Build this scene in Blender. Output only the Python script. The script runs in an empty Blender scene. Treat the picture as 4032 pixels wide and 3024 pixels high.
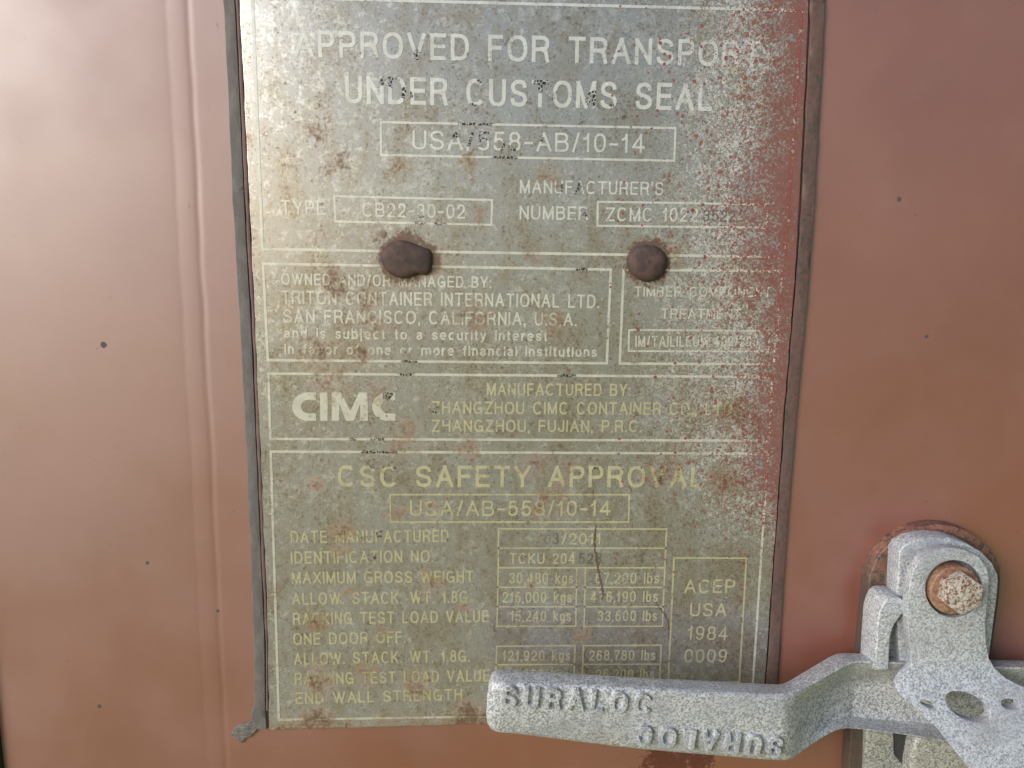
import bpy, bmesh, math, random
from mathutils import Vector, Matrix, noise

random.seed(7)
R = math.radians
C = bpy.context.scene.collection
scene = bpy.context.scene

# ------------------------------------------------------------------ camera
F = 3028.0                    # focal length in pixels of a 4032 px wide picture
DIST = 0.373                  # camera to door, metres
CAMZ = 1.5
RM = Matrix(((0.99899485, -0.01460336, -0.04237972),
             (0.00751312, 0.98661896, -0.16286983),
             (0.04419108, 0.16238772, 0.98573697)))   # door axes (right, down, in) -> camera axes
RT = RM.transposed()
CAM = Vector((0, -DIST, CAMZ))


def w(v):                     # door axes -> world axes
    return Vector((v.x, v.z, -v.y))


def ray(px, py):
    return w(RT @ Vector(((px - 2016.0) / F, (py - 1512.0) / F, 1.0)))


def at(px, py, d=0.0):        # point on the plane d metres in front of the door
    r = ray(px, py)
    return CAM + r * ((DIST - d) / r.y)


cd = bpy.data.cameras.new('camera')
cam = bpy.data.objects.new('camera', cd)
C.objects.link(cam)
ax, ay, az = w(RT @ Vector((1, 0, 0))), w(RT @ Vector((0, -1, 0))), w(RT @ Vector((0, 0, -1)))
cam.matrix_world = Matrix(((ax.x, ay.x, az.x, CAM.x), (ax.y, ay.y, az.y, CAM.y), (ax.z, ay.z, az.z, CAM.z), (0, 0, 0, 1)))
cd.sensor_width = 36
cd.lens = 36 * F / 4032.0
cd.clip_start = 0.01
cd.clip_end = 500
scene.camera = cam

# ------------------------------------------------------------------ sky and hazy sun
SUN_AZ, SUN_EL = R(51), R(20)     # left of the door's outward normal, above the horizon
to_sun = Vector((-math.sin(SUN_AZ) * math.cos(SUN_EL), -math.cos(SUN_AZ) * math.cos(SUN_EL), math.sin(SUN_EL)))
world = bpy.data.worlds.new("World")
scene.world = world
world.use_nodes = True
wn = world.node_tree
bg = wn.nodes['Background']
sky = wn.nodes.new('ShaderNodeTexSky')
sky.sky_type = 'NISHITA'
sky.sun_disc = False
sky.sun_elevation = SUN_EL
sky.sun_rotation = math.atan2(to_sun.x, to_sun.y)
sky.air_density = 1.0
sky.dust_density = 1.2
wn.links.new(sky.outputs[0], bg.inputs[0])
bg.inputs[1].default_value = 0.06
sd = bpy.data.lights.new('sun', 'SUN')
sd.energy = 1.5
sd.angle = R(28)
sd.color = (1.0, 0.995, 0.985)
sun = bpy.data.objects.new('sun', sd)
C.objects.link(sun)
sun.location = (-2, -3, 4)
sun.rotation_euler = to_sun.to_track_quat('Z', 'Y').to_euler()

scene.view_settings.view_transform = 'Standard'
scene.view_settings.look = 'None'
scene.view_settings.exposure = 1.17
scene.view_settings.gamma = 1.0
scene.view_settings.use_curve_mapping = False

# ------------------------------------------------------------------ object helpers


def thing(name, label, cat, loc, group=None):
    o = bpy.data.objects.new(name, None)
    o.empty_display_size = 0.02
    C.objects.link(o)
    o.location = loc
    o['label'] = label
    o['category'] = cat
    if group:
        o['group'] = group
    return o


def tag(o, label, cat, group=None):
    o['label'] = label
    o['category'] = cat
    if group:
        o['group'] = group
    return o


def link(name, me, mat, parent=None, origin=None, smooth=True, angle=35, label=None):
    """me has world coordinates; the object's origin is its parent's (or the given) place"""
    base = Vector(parent['base']) if parent is not None and 'base' in parent.keys() else None
    if base is None:
        base = Vector(parent.location) if parent is not None else Vector(origin or (0, 0, 0))
    me.transform(Matrix.Translation(-base))
    if mat:
        me.materials.clear()
        me.materials.append(mat)
    if smooth:
        me.shade_smooth()
        me.set_sharp_from_angle(angle=R(angle))
    o = bpy.data.objects.new(name, me)
    C.objects.link(o)
    if parent is not None:
        o.parent = parent
    else:
        o.location = base
    if label:
        o['label'] = label
    return o


def mesh(verts, faces, name='mesh'):
    me = bpy.data.meshes.new(name)
    me.from_pydata([tuple(v) for v in verts], [], faces)
    me.update()
    return me


def fix(me):
    bm = bmesh.new()
    bm.from_mesh(me)
    bmesh.ops.recalc_face_normals(bm, faces=bm.faces)
    bm.to_mesh(me)
    bm.free()
    return me


def curve_mesh(outline, holes, thick, bevel, res=2):
    """filled 2-D outline with holes, in (x, z); front face at y = 0, back at y = thick"""
    cu = bpy.data.curves.new('outline', 'CURVE')
    cu.dimensions = '2D'
    cu.fill_mode = 'BOTH'
    cu.extrude = max(thick / 2 - bevel, 1e-5)
    cu.bevel_depth = bevel
    cu.bevel_resolution = res
    cu.offset = -bevel
    for loop in [outline] + list(holes):
        sp = cu.splines.new('POLY')
        sp.points.add(len(loop) - 1)
        for p, q in zip(sp.points, loop):
            p.co = (q[0], q[1], 0, 1)
        sp.use_cyclic_u = True
    ob = bpy.data.objects.new('outline', cu)
    C.objects.link(ob)
    dg = bpy.context.evaluated_depsgraph_get()
    me = bpy.data.meshes.new_from_object(ob.evaluated_get(dg))
    bpy.data.objects.remove(ob)
    bpy.data.curves.remove(cu)
    # curve plane (x, y, extrude z) -> (x, depth, z)
    me.transform(Matrix(((1, 0, 0, 0), (0, 0, -1, thick / 2), (0, 1, 0, 0), (0, 0, 0, 1))))
    bm = bmesh.new()
    bm.from_mesh(me)
    bmesh.ops.remove_doubles(bm, verts=bm.verts, dist=2e-6)
    bmesh.ops.recalc_face_normals(bm, faces=bm.faces)
    bm.to_mesh(me)
    bm.free()
    return me


def catmull(pts, n=6, closed=False):
    out = []
    m = len(pts)
    rng = range(m) if closed else range(m - 1)
    for i in rng:
        if closed:
            p0, p1, p2, p3 = pts[i - 1], pts[i], pts[(i + 1) % m], pts[(i + 2) % m]
        else:
            p1, p2 = pts[i], pts[i + 1]
            p0 = pts[i - 1] if i else p1
            p3 = pts[i + 2] if i + 2 < m else p2
        for k in range(n):
            t = k / n
            out.append(tuple(0.5 * (2 * b + (c - a) * t + (2 * a - 5 * b + 4 * c - e) * t * t + (3 * b - a - 3 * c + e) * t ** 3)
                             for a, b, c, e in zip(p0, p1, p2, p3)))
    if not closed:
        out.append(tuple(pts[-1]))
    return out


def slab(px_outline, d_front, thick, bevel=0.0006, px_holes=(), smooth_n=0):
    """a flat piece whose front outline was measured at distance d_front from the door"""
    def conv(loop):
        pts = [at(x, y, d_front) for x, y in loop]
        return [(p.x, p.z) for p in pts]
    o = catmull(px_outline, smooth_n, True) if smooth_n else px_outline
    me = curve_mesh(conv(o), [conv(h) for h in px_holes], thick, bevel)
    me.transform(Matrix.Translation((0, -d_front, 0)))
    return me


# ------------------------------------------------------------------ material helpers
class NT:
    def __init__(self, name, emis=False):
        self.m = bpy.data.materials.new(name)
        self.m.use_nodes = True
        self.t = self.m.node_tree
        self.b = self.t.nodes['Principled BSDF']

    def n(self, kind, **kw):
        nd = self.t.nodes.new(kind)
        for k, v in kw.items():
            setattr(nd, k, v)
        return nd

    def l(self, a, b):
        self.t.links.new(a, b)

    def put(self, sock, v):
        if hasattr(v, 'is_linked') or isinstance(v, bpy.types.NodeSocket):
            self.t.links.new(v, sock)
        else:
            if sock.type == 'RGBA' and len(v) == 3:
                v = (*v, 1)
            sock.default_value = v

    def math(self, op, a, b=None, c=None, clamp=False):
        nd = self.n('ShaderNodeMath', operation=op, use_clamp=clamp)
        for i, v in enumerate((a, b, c)):
            if v is not None:
                self.put(nd.inputs[i], v)
        return nd.outputs[0]

    def add(self, a, b): return self.math('ADD', a, b)
    def sub(self, a, b): return self.math('SUBTRACT', a, b)
    def mul(self, a, b): return self.math('MULTIPLY', a, b)
    def mx(self, a, b): return self.math('MAXIMUM', a, b)
    def mn(self, a, b): return self.math('MINIMUM', a, b)

    def coord(self):
        return self.n('ShaderNodeTexCoord').outputs['Object']

    def xyz(self, v):
        s = self.n('ShaderNodeSeparateXYZ')
        self.l(v, s.inputs[0])
        return s.outputs

    def scale(self, v, sc):
        nd = self.n('ShaderNodeVectorMath', operation='MULTIPLY')
        self.l(v, nd.inputs[0])
        nd.inputs[1].default_value = sc
        return nd.outputs[0]

    def noise(self, v, scale, detail=3, rough=0.55, dist=0.0, off=0):
        nd = self.n('ShaderNodeTexNoise')
        if off:
            a = self.n('ShaderNodeVectorMath', operation='ADD')
            self.l(v, a.inputs[0])
            a.inputs[1].default_value = (off, off * 0.7, off * 1.3)
            v = a.outputs[0]
        self.l(v, nd.inputs['Vector'])
        nd.inputs['Scale'].default_value = scale
        nd.inputs['Detail'].default_value = detail
        nd.inputs['Roughness'].default_value = rough
        nd.inputs['Distortion'].default_value = dist
        return nd.outputs['Fac']

    def voro(self, v, scale, feature='F1', rnd=1.0):
        nd = self.n('ShaderNodeTexVoronoi', feature=feature)
        self.l(v, nd.inputs['Vector'])
        nd.inputs['Scale'].default_value = scale
        nd.inputs['Randomness'].default_value = rnd
        return nd

    def ramp(self, v, a, b, lo=0.0, hi=1.0, smooth=True):
        nd = self.n('ShaderNodeMapRange', interpolation_type='SMOOTHSTEP' if smooth else 'LINEAR')
        self.put(nd.inputs['Value'], v)
        self.put(nd.inputs['From Min'], a)
        self.put(nd.inputs['From Max'], b)
        self.put(nd.inputs['To Min'], lo)
        self.put(nd.inputs['To Max'], hi)
        return nd.outputs[0]

    def mix(self, f, a, b):
        nd = self.n('ShaderNodeMix', data_type='RGBA')
        self.put(nd.inputs[0], f)
        self.put(nd.inputs[6], a)
        self.put(nd.inputs[7], b)
        return nd.outputs[2]

    def bump(self, h, strength, dist):
        nd = self.n('ShaderNodeBump')
        self.put(nd.inputs['Height'], h)
        nd.inputs['Strength'].default_value = strength
        nd.inputs['Distance'].default_value = dist
        self.l(nd.outputs[0], self.b.inputs['Normal'])

    def set(self, **kw):
        names = {'color': 'Base Color', 'rough': 'Roughness', 'metal': 'Metallic', 'spec': 'Specular IOR Level', 'coat': 'Coat Weight', 'coat_rough': 'Coat Roughness', 'ior': 'IOR'}
        for k, v in kw.items():
            self.put(self.b.inputs[names[k]], v)
        return self.m


PLATE_BASE = at(2060, 2865, 0)
DOOR_BASE = Vector((0, 0, 0.12))


def blobs(k, v, spots, base, aniso=1.0):
    """1 in the middle of each (px, py, radius px) spot, 0 at its rim; union of all"""
    out = None
    for px, py, rpx in spots:
        p = at(px, py) - base
        r = rpx / F * DIST
        nd = k.n('ShaderNodeVectorMath', operation='SUBTRACT')
        k.l(v, nd.inputs[0])
        nd.inputs[1].default_value = (p.x, 0, p.z)
        ln = k.n('ShaderNodeVectorMath', operation='LENGTH')
        k.l(nd.outputs[0], ln.inputs[0])
        b = k.math('MULTIPLY_ADD', ln.outputs['Value'], -1 / r, 1.0)
        out = b if out is None else k.mx(out, b)
    return k.mx(out, 0.0)


RUST_SPOTS = [(1250, 500, 110), (1340, 640, 90), (1560, 660, 70), (1840, 640, 80), (1900, 850, 70), (1330, 1110, 110), (1440, 1190, 120),
              (1470, 1270, 90), (1850, 1250, 110), (2175, 1265, 90), (1270, 1390, 130), (1430, 1395, 80), (1300, 1490, 120), (1500, 1545, 80),
              (1350, 2090, 75), (1345, 2150, 70), (1250, 1900, 50), (1560, 2010, 70), (1690, 2010, 70), (1830, 2380, 60), (1700, 2290, 80),
              (1250, 2450, 70), (1370, 2330, 60), (1500, 2480, 60), (1600, 1730, 110), (1850, 1760, 70), (2260, 2290, 60), (2240, 1840, 60),
              (2600, 1870, 120), (2850, 1880, 110), (2900, 1640, 130), (2650, 1830, 80), (2100, 1010, 60), (2150, 700, 90), (2480, 1010, 80),
              (2640, 1000, 90), (1500, 950, 80), (1720, 1000, 70), (1600, 1110, 60), (1250, 2680, 120), (1450, 2640, 90), (1650, 2690, 110),
              (1250, 2810, 90), (1850, 2790, 100), (2290, 2490, 60), (2090, 2300, 50), (2180, 1960, 110), (2100, 1830, 90), (2120, 2000, 60)]
PEEL_SPOTS = [(1640, 218, 42), (1760, 232, 26), (1843, 222, 26), (1940, 228, 28), (1507, 322, 36), (1555, 318, 48), (1600, 372, 42), (1718, 333, 20),
              (1890, 318, 40), (2140, 330, 62), (2195, 372, 30), (2335, 395, 55), (2350, 420, 36), (2400, 418, 34), (1785, 535, 36), (1845, 560, 40),
              (2125, 540, 34), (2360, 575, 24), (1880, 488, 110), (1990, 622, 75), (1660, 880, 50), (1740, 883, 44), (2205, 742, 36), (2270, 740, 42),
              (2325, 745, 30), (2300, 845, 40), (1530, 1550, 42), (1490, 1645, 26), (1716, 1608, 36), (1750, 1690, 34), (2700, 1625, 36), (1590, 1848, 48),
              (1372, 1912, 32), (1480, 1846, 24), (1500, 1778, 110), (1390, 1729, 40), (1500, 1729, 46), (1480, 2195, 34), (1500, 2100, 36), (1430, 2112, 32),
              (1765, 2125, 28), (2600, 1880, 34), (2340, 1850, 34), (2290, 1062, 40), (1610, 1420, 60), (1710, 1395, 26), (2230, 1480, 60), (1600, 1475, 60)]


def weathering(k):
    v = k.coord()
    s = k.xyz(v)
    pu = lambda px: (at(px, 1400) - PLATE_BASE).x
    pv = lambda py: (at(2800, py) - PLATE_BASE).z
    # cloudy etched mottle
    m1 = k.noise(v, 300, 5, 0.62, 0.6)
    m2 = k.noise(v, 900, 3, 0.6, off=3)
    big = k.noise(v, 22, 3, 0.5, off=11)
    mott = k.ramp(k.add(k.mul(m1, 0.7), k.mul(m2, 0.4)), k.ramp(big, 0.3, 0.7, 0.60, 0.50), 0.74)
    # rust: seeded patches eaten by noise
    rn = k.add(k.mul(k.noise(v, 110, 6, 0.72, 0.8, off=5), 0.72), k.mul(k.noise(v, 620, 4, 0.75, off=9), 0.66))
    rb = blobs(k, v, RUST_SPOTS, PLATE_BASE)
    low = k.add(k.ramp(s[2], pv(2740), pv(2870), 0.0, 0.24), k.ramp(s[2], pv(500), pv(1400), 0.0, 0.045))
    rsum = k.add(k.add(k.mul(k.math('POWER', rb, 0.7), 0.27), rn), low)
    rust = k.ramp(rsum, 0.80, 0.98)
    deep = k.ramp(rsum, 0.95, 1.08)
    # halo round the two fastener heads
    halo = blobs(k, v, [(1590, 1025, 150), (1680, 1030, 95), (2548, 1030, 135)], PLATE_BASE)
    hal = k.ramp(k.add(halo, k.mul(k.sub(rn, 0.68), 0.9)), 0.12, 0.42)
    rust = k.mx(rust, k.mul(hal, 0.9))
    deep = k.mx(deep, k.ramp(k.add(halo, k.mul(k.sub(rn, 0.68), 0.6)), 0.34, 0.52))
    ringm = blobs(k, v, [(1590, 1018, 128), (1665, 1022, 78), (2547, 1030, 116)], PLATE_BASE)
    deep = k.mx(deep, k.ramp(k.add(ringm, k.mul(k.sub(rn, 0.70), 1.5)), 0.10, 0.30))
    # red overspray: sparse round drops, then a nearly closed film at the right rim
    wob = k.mul(k.sub(k.noise(v, 14, 3, 0.5, off=17), 0.5), 0.05)
    shift = k.ramp(s[2], pv(2500), pv(1500), 0.030, 0.0)
    e = k.ramp(k.sub(k.add(s[0], wob), shift), pu(1900), pu(3090), 0.0, 1.0, smooth=False)
    fade = k.ramp(s[2], pv(2620), pv(1900), 0.0, 1.0)
    e = k.mul(e, k.ramp(fade, 0, 1, 0.55, 1.0))
    film = k.add(k.mul(k.noise(v, 850, 4, 0.6, 0.8, off=21), 0.72), k.mul(k.noise(v, 230, 3, 0.6, off=2), 0.28))
    filmk = k.ramp(k.add(film, k.mul(k.math('POWER', e, 4.2), 0.29)), 0.615, 0.70)
    d1 = k.voro(v, 420)
    cr = k.xyz(d1.outputs['Color'])
    r1 = k.mul(k.mul(k.math('POWER', cr[0], 4.0), 0.50), k.ramp(e, 0.05, 0.85, 0.35, 1.0))
    r1 = k.mul(r1, k.ramp(k.add(e, k.mul(cr[1], 0.5)), 0.35, 0.50))
    drop1 = k.ramp(k.sub(r1, k.add(d1.outputs['Distance'], k.mul(k.sub(k.noise(v, 900, 2), 0.5), 0.12))), -0.02, 0.04)
    d2 = k.voro(v, 900)
    cr2 = k.xyz(d2.outputs['Color'])
    r2 = k.mul(k.mul(k.math('POWER', cr2[0], 3.0), 0.60), k.ramp(e, 0.25, 0.9))
    drop2 = k.ramp(k.sub(r2, d2.outputs['Distance']), -0.05, 0.08)
    red = k.mx(k.mx(filmk, drop1), k.mul(drop2, 0.9))
    chalk = k.mul(k.mul(k.ramp(e, 0.36, 0.80), k.ramp(e, 0.98, 0.82)), k.ramp(k.add(fade, k.mul(k.sub(big, 0.5), 0.8)), 0.25, 1.0))
    return v, s, mott, rust, deep, red, chalk, big


PVT, PVB = (at(2800, 300) - PLATE_BASE).z, (at(2800, 2700) - PLATE_BASE).z


def make_plate_mat():
    k = NT('weathered etched plate')
    v, s, mott, rust, deep, red, chalk, big = weathering(k)
    spk = k.ramp(k.noise(v, 1500, 2, 0.6, off=31), 0.62, 0.7)
    gr = k.add(k.noise(k.scale(v, (1, 1, 0.55)), 60, 7, 0.72, 0.7, off=91), k.ramp(s[2], PVT, PVB, 0.0, 0.06))
    gr2 = k.noise(v, 420, 4, 0.75, 0.6, off=95)
    grime = k.ramp(k.add(k.mul(gr, 0.7), k.mul(gr2, 0.4)), 0.50, 0.70)
    fleck = k.ramp(k.add(k.noise(v, 800, 3, 0.7, off=99), k.mul(gr, 0.25)), 0.70, 0.78)
    c = k.mix(mott, (0.36, 0.355, 0.345), (0.53, 0.525, 0.51))
    ch = k.ramp(k.add(k.noise(v, 780, 4, 0.7, 1.0, off=41), k.mul(chalk, 0.10)), 0.54, 0.70)
    c = k.mix(k.mul(k.mul(ch, chalk), 0.55), c, (0.64, 0.63, 0.62))
    c = k.mix(k.mul(grime, 0.42), c, (0.25, 0.185, 0.075))
    c = k.mix(k.mul(fleck, 0.6), c, (0.13, 0.075, 0.045))
    c = k.mix(k.mul(rust, 0.72), c, k.mix(k.noise(v, 500, 3, off=51), (0.135, 0.072, 0.032), (0.215, 0.14, 0.06)))
    c = k.mix(k.mul(deep, 0.8), c, (0.085, 0.045, 0.03))
    c = k.mix(k.mul(spk, 0.25), c, (0.10, 0.08, 0.06))
    c = k.mix(k.mul(red, 0.86), c, k.mix(k.noise(v, 700, 2, off=61), (0.14, 0.034, 0.027), (0.21, 0.056, 0.043)))
    cover = k.mx(k.mx(k.mul(rust, 0.85), red), k.mul(ch, chalk))
    metal = k.ramp(cover, 0, 1, 0.56, 0.0, smooth=False)
    rough = k.add(k.ramp(cover, 0, 1, 0.27, 0.72, smooth=False), k.mul(mott, 0.07))
    k.bump(k.add(k.mul(mott, 0.2), k.mul(red, 0.6)), 0.25, 0.00015)
    return k.set(color=c, rough=rough, metal=metal)


def make_letter_mat(name, base, hi, peel=True, soft=0.55):
    k = NT(name)
    v, s, mott, rust, deep, red, chalk, big = weathering(k)
    c = k.mix(mott, base, hi)
    c = k.mix(k.ramp(k.noise(v, 95, 5, 0.7, 0.5, off=121), 0.46, 0.72, 0.0, 0.5), c, (0.40, 0.385, 0.33))
    c = k.mix(k.mul(rust, soft), c, (0.36, 0.25, 0.12))
    c = k.mix(k.mul(deep, 0.7), c, (0.10, 0.055, 0.035))
    if peel:
        pb = blobs(k, v, PEEL_SPOTS, PLATE_BASE)
        cell = k.voro(v, 620, 'DISTANCE_TO_EDGE').outputs['Distance']
        crack = k.ramp(cell, 0.03, 0.09)
        pm = k.mul(k.ramp(k.add(pb, k.mul(k.sub(k.noise(v, 260, 3, off=71), 0.5), 0.9)), 0.30, 0.40), crack)
        gen = k.ramp(k.noise(v, 170, 4, 0.7, off=81), 0.69, 0.74)
        pm = k.mx(pm, k.mul(k.mul(gen, crack), 0.75))
        c = k.mix(pm, c, (0.022, 0.02, 0.024))
    else:
        pm = 0.0
    c = k.mix(red, c, (0.21, 0.06, 0.048))
    k.bump(mott, 0.2, 0.0001)
    return k.set(color=c, rough=0.34, metal=k.ramp(k.mx(red, pm), 0, 1, 0.52, 0.0))


def make_door_mat():
    k = NT('red brown door paint')
    v = k.coord()
    s = k.xyz(v)
    n1 = k.noise(v, 9, 4, 0.6)
    n2 = k.noise(v, 60, 4, 0.6, off=3)
    c = k.mix(k.ramp(n1, 0.3, 0.7), (0.160, 0.036, 0.019), (0.180, 0.043, 0.023))
    c = k.mix(k.mul(k.ramp(n2, 0.45, 0.75), 0.2), c, (0.22, 0.085, 0.06))
    # little dark chips and pale chips
    ch = k.voro(v, 85)
    cc = k.xyz(ch.outputs['Color'])
    rad = k.mul(k.math('POWER', cc[0], 12.0), 0.055)
    chip = k.ramp(k.sub(rad, ch.outputs['Distance']), -0.005, 0.02)
    c = k.mix(chip, c, k.mix(k.ramp(cc[1], 0.55, 0.6), (0.075, 0.04, 0.035), (0.38, 0.19, 0.15)))
    sp = k.voro(v, 300)
    sc = k.xyz(sp.outputs['Color'])
    spk = k.ramp(k.sub(k.mul(k.math('POWER', sc[0], 7.0), 0.22), sp.outputs['Distance']), -0.03, 0.03)
    c = k.mix(k.mul(spk, 0.55), c, (0.10, 0.035, 0.028))
    # rust run below the handle
    rr = blobs(k, v, [(2640, 3030, 190), (2560, 3080, 150), (2750, 3000, 110), (2600, 2960, 90)], DOOR_BASE)
    rm = k.ramp(k.add(rr, k.mul(k.sub(k.noise(v, 180, 5, 0.7, off=7), 0.5), 1.9)), 0.25, 0.60)
    c = k.mix(k.mul(rm, 0.8), c, k.mix(k.noise(v, 500, 3), (0.04, 0.02, 0.015), (0.12, 0.05, 0.028)))
    # three bigger nicks seen in the paint
    nk = blobs(k, v, [(408, 1358, 16), (392, 2781, 12), (580, 2217, 10), (3648, 1325, 11), (3540, 785, 13), (858, 2406, 9)], DOOR_BASE)
    nick = k.ramp(k.add(nk, k.mul(k.sub(k.noise(v, 900, 2), 0.5), 0.8)), 0.1, 0.4)
    c = k.mix(nick, c, (0.085, 0.07, 0.07))
    ro = k.add(k.ramp(k.noise(v, 14, 3, 0.5, off=15), 0.3, 0.7, 0.46, 0.59), k.mul(rm, 0.3))
    k.bump(k.add(k.mul(k.noise(v, 700, 2, off=9), 0.35), k.mul(chip, -1.0)), 0.12, 0.0003)
    return k.set(color=c, rough=ro, spec=k.ramp(k.mx(rm, k.mx(chip, nick)), 0, 1, 1.0, 0.08), ior=1.88)


def make_galv(name, tint=(1, 1, 1), dirt=0.3, soft=0.0):
    k = NT(name)
    v = k.coord()
    a = k.noise(v, 1100, 3, 0.6, 0.4)
    b = k.voro(v, 1300)
    bc = k.xyz(b.outputs['Color'])
    mixv = k.add(k.mul(a, 0.75), k.mul(bc[0], 0.3))
    t = lambda c: tuple(x * y for x, y in zip(c, tint))
    c = k.mix(k.ramp(mixv, 0.38 - soft, 0.64 + soft), t((0.22, 0.23, 0.25)), t((0.60, 0.61, 0.62)))
    big = k.noise(v, 60, 4, 0.6, off=4)
    c = k.mix(k.ramp(k.noise(v, 38, 5, 0.65, off=44), 0.42, 0.70, 0.0, 0.6), c, t((0.30, 0.31, 0.34)))
    c = k.mix(k.mul(k.ramp(big, 0.5, 0.75), dirt), c, (0.26, 0.21, 0.14))
    sp = k.ramp(k.noise(v, 500, 3, 0.7, off=8), 0.68, 0.74)
    c = k.mix(k.mul(sp, 0.5), c, (0.12, 0.09, 0.07))
    c = k.mix(k.mul(k.ramp(k.noise(v, 210, 4, 0.65, 0.5, off=88), 0.715, 0.74), 0.8), c, (0.20, 0.07, 0.055))
    k.bump(k.add(a, k.mul(k.noise(v, 260, 3, off=6), 0.8)), 0.35, 0.0004)
    return k.set(color=c, rough=0.52, metal=0.25)


def make_rust(name, lo, hi, scale=500, rough=0.6, bump=0.5, spec=0.5):
    k = NT(name)
    v = k.coord()
    a = k.noise(v, scale, 5, 0.68, 0.5)
    b = k.noise(v, scale * 0.25, 3, 0.6, off=5)
    c = k.mix(k.ramp(k.add(k.mul(a, 0.6), k.mul(b, 0.4)), 0.38, 0.66), lo, hi)
    k.bump(a, bump, 0.0006)
    return k.set(color=c, rough=rough, spec=spec)


def make_worn_base():
    k = NT('worn painted steel')
    v = k.coord()
    a = k.noise(v, 420, 5, 0.72, 0.8)
    b = k.noise(v, 60, 4, 0.6, off=5)
    c = k.mix(k.ramp(b, 0.35, 0.65), (0.17, 0.068, 0.046), (0.25, 0.115, 0.075))
    c = k.mix(k.ramp(a, 0.50, 0.56), c, (0.055, 0.04, 0.042))
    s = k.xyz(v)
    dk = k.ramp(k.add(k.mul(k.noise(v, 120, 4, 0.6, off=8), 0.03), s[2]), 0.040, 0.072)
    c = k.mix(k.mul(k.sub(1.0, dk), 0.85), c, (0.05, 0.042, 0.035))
    k.bump(a, 0.5, 0.0005)
    return k.set(color=c, rough=0.55)


def make_bolt():
    k = NT('galvanised bolt with rust specks')
    v = k.coord()
    a = k.noise(v, 650, 4, 0.7, 0.5)
    b = k.noise(v, 900, 3, 0.6, off=5)
    c = k.mix(k.ramp(b, 0.35, 0.65), (0.30, 0.26, 0.22), (0.50, 0.47, 0.42))
    c = k.mix(k.ramp(a, 0.49, 0.57), c, (0.16, 0.075, 0.048))
    c = k.mix(k.ramp(k.noise(v, 350, 3, off=15), 0.68, 0.74), c, (0.42, 0.20, 0.06))
    k.bump(a, 0.6, 0.0006)
    return k.set(color=c, rough=0.6, metal=0.1)


def make_grass():
    k = NT('dry summer grass')
    v = k.coord()
    c = k.mix(k.ramp(k.noise(v, 1.5, 6, 0.65), 0.3, 0.7), (0.50, 0.455, 0.07), (0.62, 0.57, 0.14))
    c = k.mix(k.ramp(k.noise(v, 40, 4, 0.7, off=3), 0.4, 0.7), c, (0.26, 0.27, 0.06))
    k.bump(k.noise(v, 60, 4, 0.7), 0.8, 0.03)
    return k.set(color=c, rough=0.9)


M_DOOR = make_door_mat()
M_PLATE = make_plate_mat()
M_LET = make_letter_mat('pale etched lettering', (0.66, 0.645, 0.60), (0.80, 0.79, 0.75))
M_LET2 = make_letter_mat('yellowish lettering', (0.58, 0.545, 0.38), (0.69, 0.655, 0.49), peel=True, soft=0.6)  # yellowish tone for the lettering and boxes lower on the plate
M_STAMP = make_letter_mat('stamped digits', (0.16, 0.155, 0.15), (0.24, 0.235, 0.22), peel=False, soft=0.3)
M_GALV = make_galv('galvanised steel', (0.96, 0.985, 1.03), 0.25, 0.09)
M_GALV2 = make_galv('galvanised cast handle', (0.98, 0.99, 1.01), 0.2, 0.02)
M_GALV3 = make_galv('dirty galvanised steel', (0.72, 0.71, 0.66), 0.6)
M_HEAD = make_rust('rusted fastener cap', (0.05, 0.038, 0.038), (0.11, 0.066, 0.054), 240, 0.72, 0.4, 0.25)
M_SCR = make_rust('rust scratch', (0.07, 0.042, 0.034), (0.17, 0.10, 0.065), 900, 0.8)
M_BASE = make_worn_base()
M_BOLT = make_bolt()
M_WEB = make_rust('grimy steel web', (0.045, 0.036, 0.032), (0.13, 0.075, 0.05), 420, 0.6)
M_WASH = make_rust('rusty washer', (0.16, 0.065, 0.045), (0.34, 0.22, 0.14), 420, 0.6)
M_DARK = make_rust('black rubber and slot shade', (0.02, 0.02, 0.022), (0.035, 0.033, 0.034), 300, 0.6, 0.2)  # gasket rubber; also colours the painted shade in the slot


def make_sealant(name, lo, hi, red=0.0):
    k = NT(name)
    v = k.coord()
    a = k.noise(k.scale(v, (1, 1, 0.35)), 330, 5, 0.65, 0.4)
    c = k.mix(k.ramp(a, 0.35, 0.68), lo, hi)
    if red:
        b = k.noise(v, 420, 4, 0.7, off=4)
        g = k.ramp(k.noise(v, 30, 2, off=14), 0.3, 0.7, 0.0, 0.14)
        c = k.mix(k.mul(k.ramp(k.add(b, g), 0.50, 0.62), red), c, (0.20, 0.075, 0.06))
    # short cross cracks
    w1 = k.noise(k.scale(v, (0.25, 1, 1)), 160, 2, 0.5, 0.6, off=9)
    cr = k.ramp(k.math('ABSOLUTE', k.sub(w1, 0.5)), 0.006, 0.0)
    cr = k.mul(cr, k.ramp(k.noise(v, 45, 2, off=19), 0.56, 0.62))
    c = k.mix(k.mul(cr, 0.8), c, (0.025, 0.02, 0.02))
    k.bump(k.add(a, k.mul(cr, -2.0)), 0.35, 0.0004)
    return k.set(color=c, rough=0.72)


M_SEAL_L = make_sealant('grey sealant', (0.095, 0.088, 0.085), (0.14, 0.13, 0.125))
M_SEAL_LR = make_sealant('red painted sealant lip', (0.12, 0.07, 0.068), (0.17, 0.10, 0.095))
M_SEAL_R = make_sealant('red dusted sealant', (0.058, 0.043, 0.039), (0.088, 0.065, 0.058), 0.3)
M_SEAL_B = make_sealant('weathered sealant', (0.09, 0.083, 0.075), (0.19, 0.175, 0.155))

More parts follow.
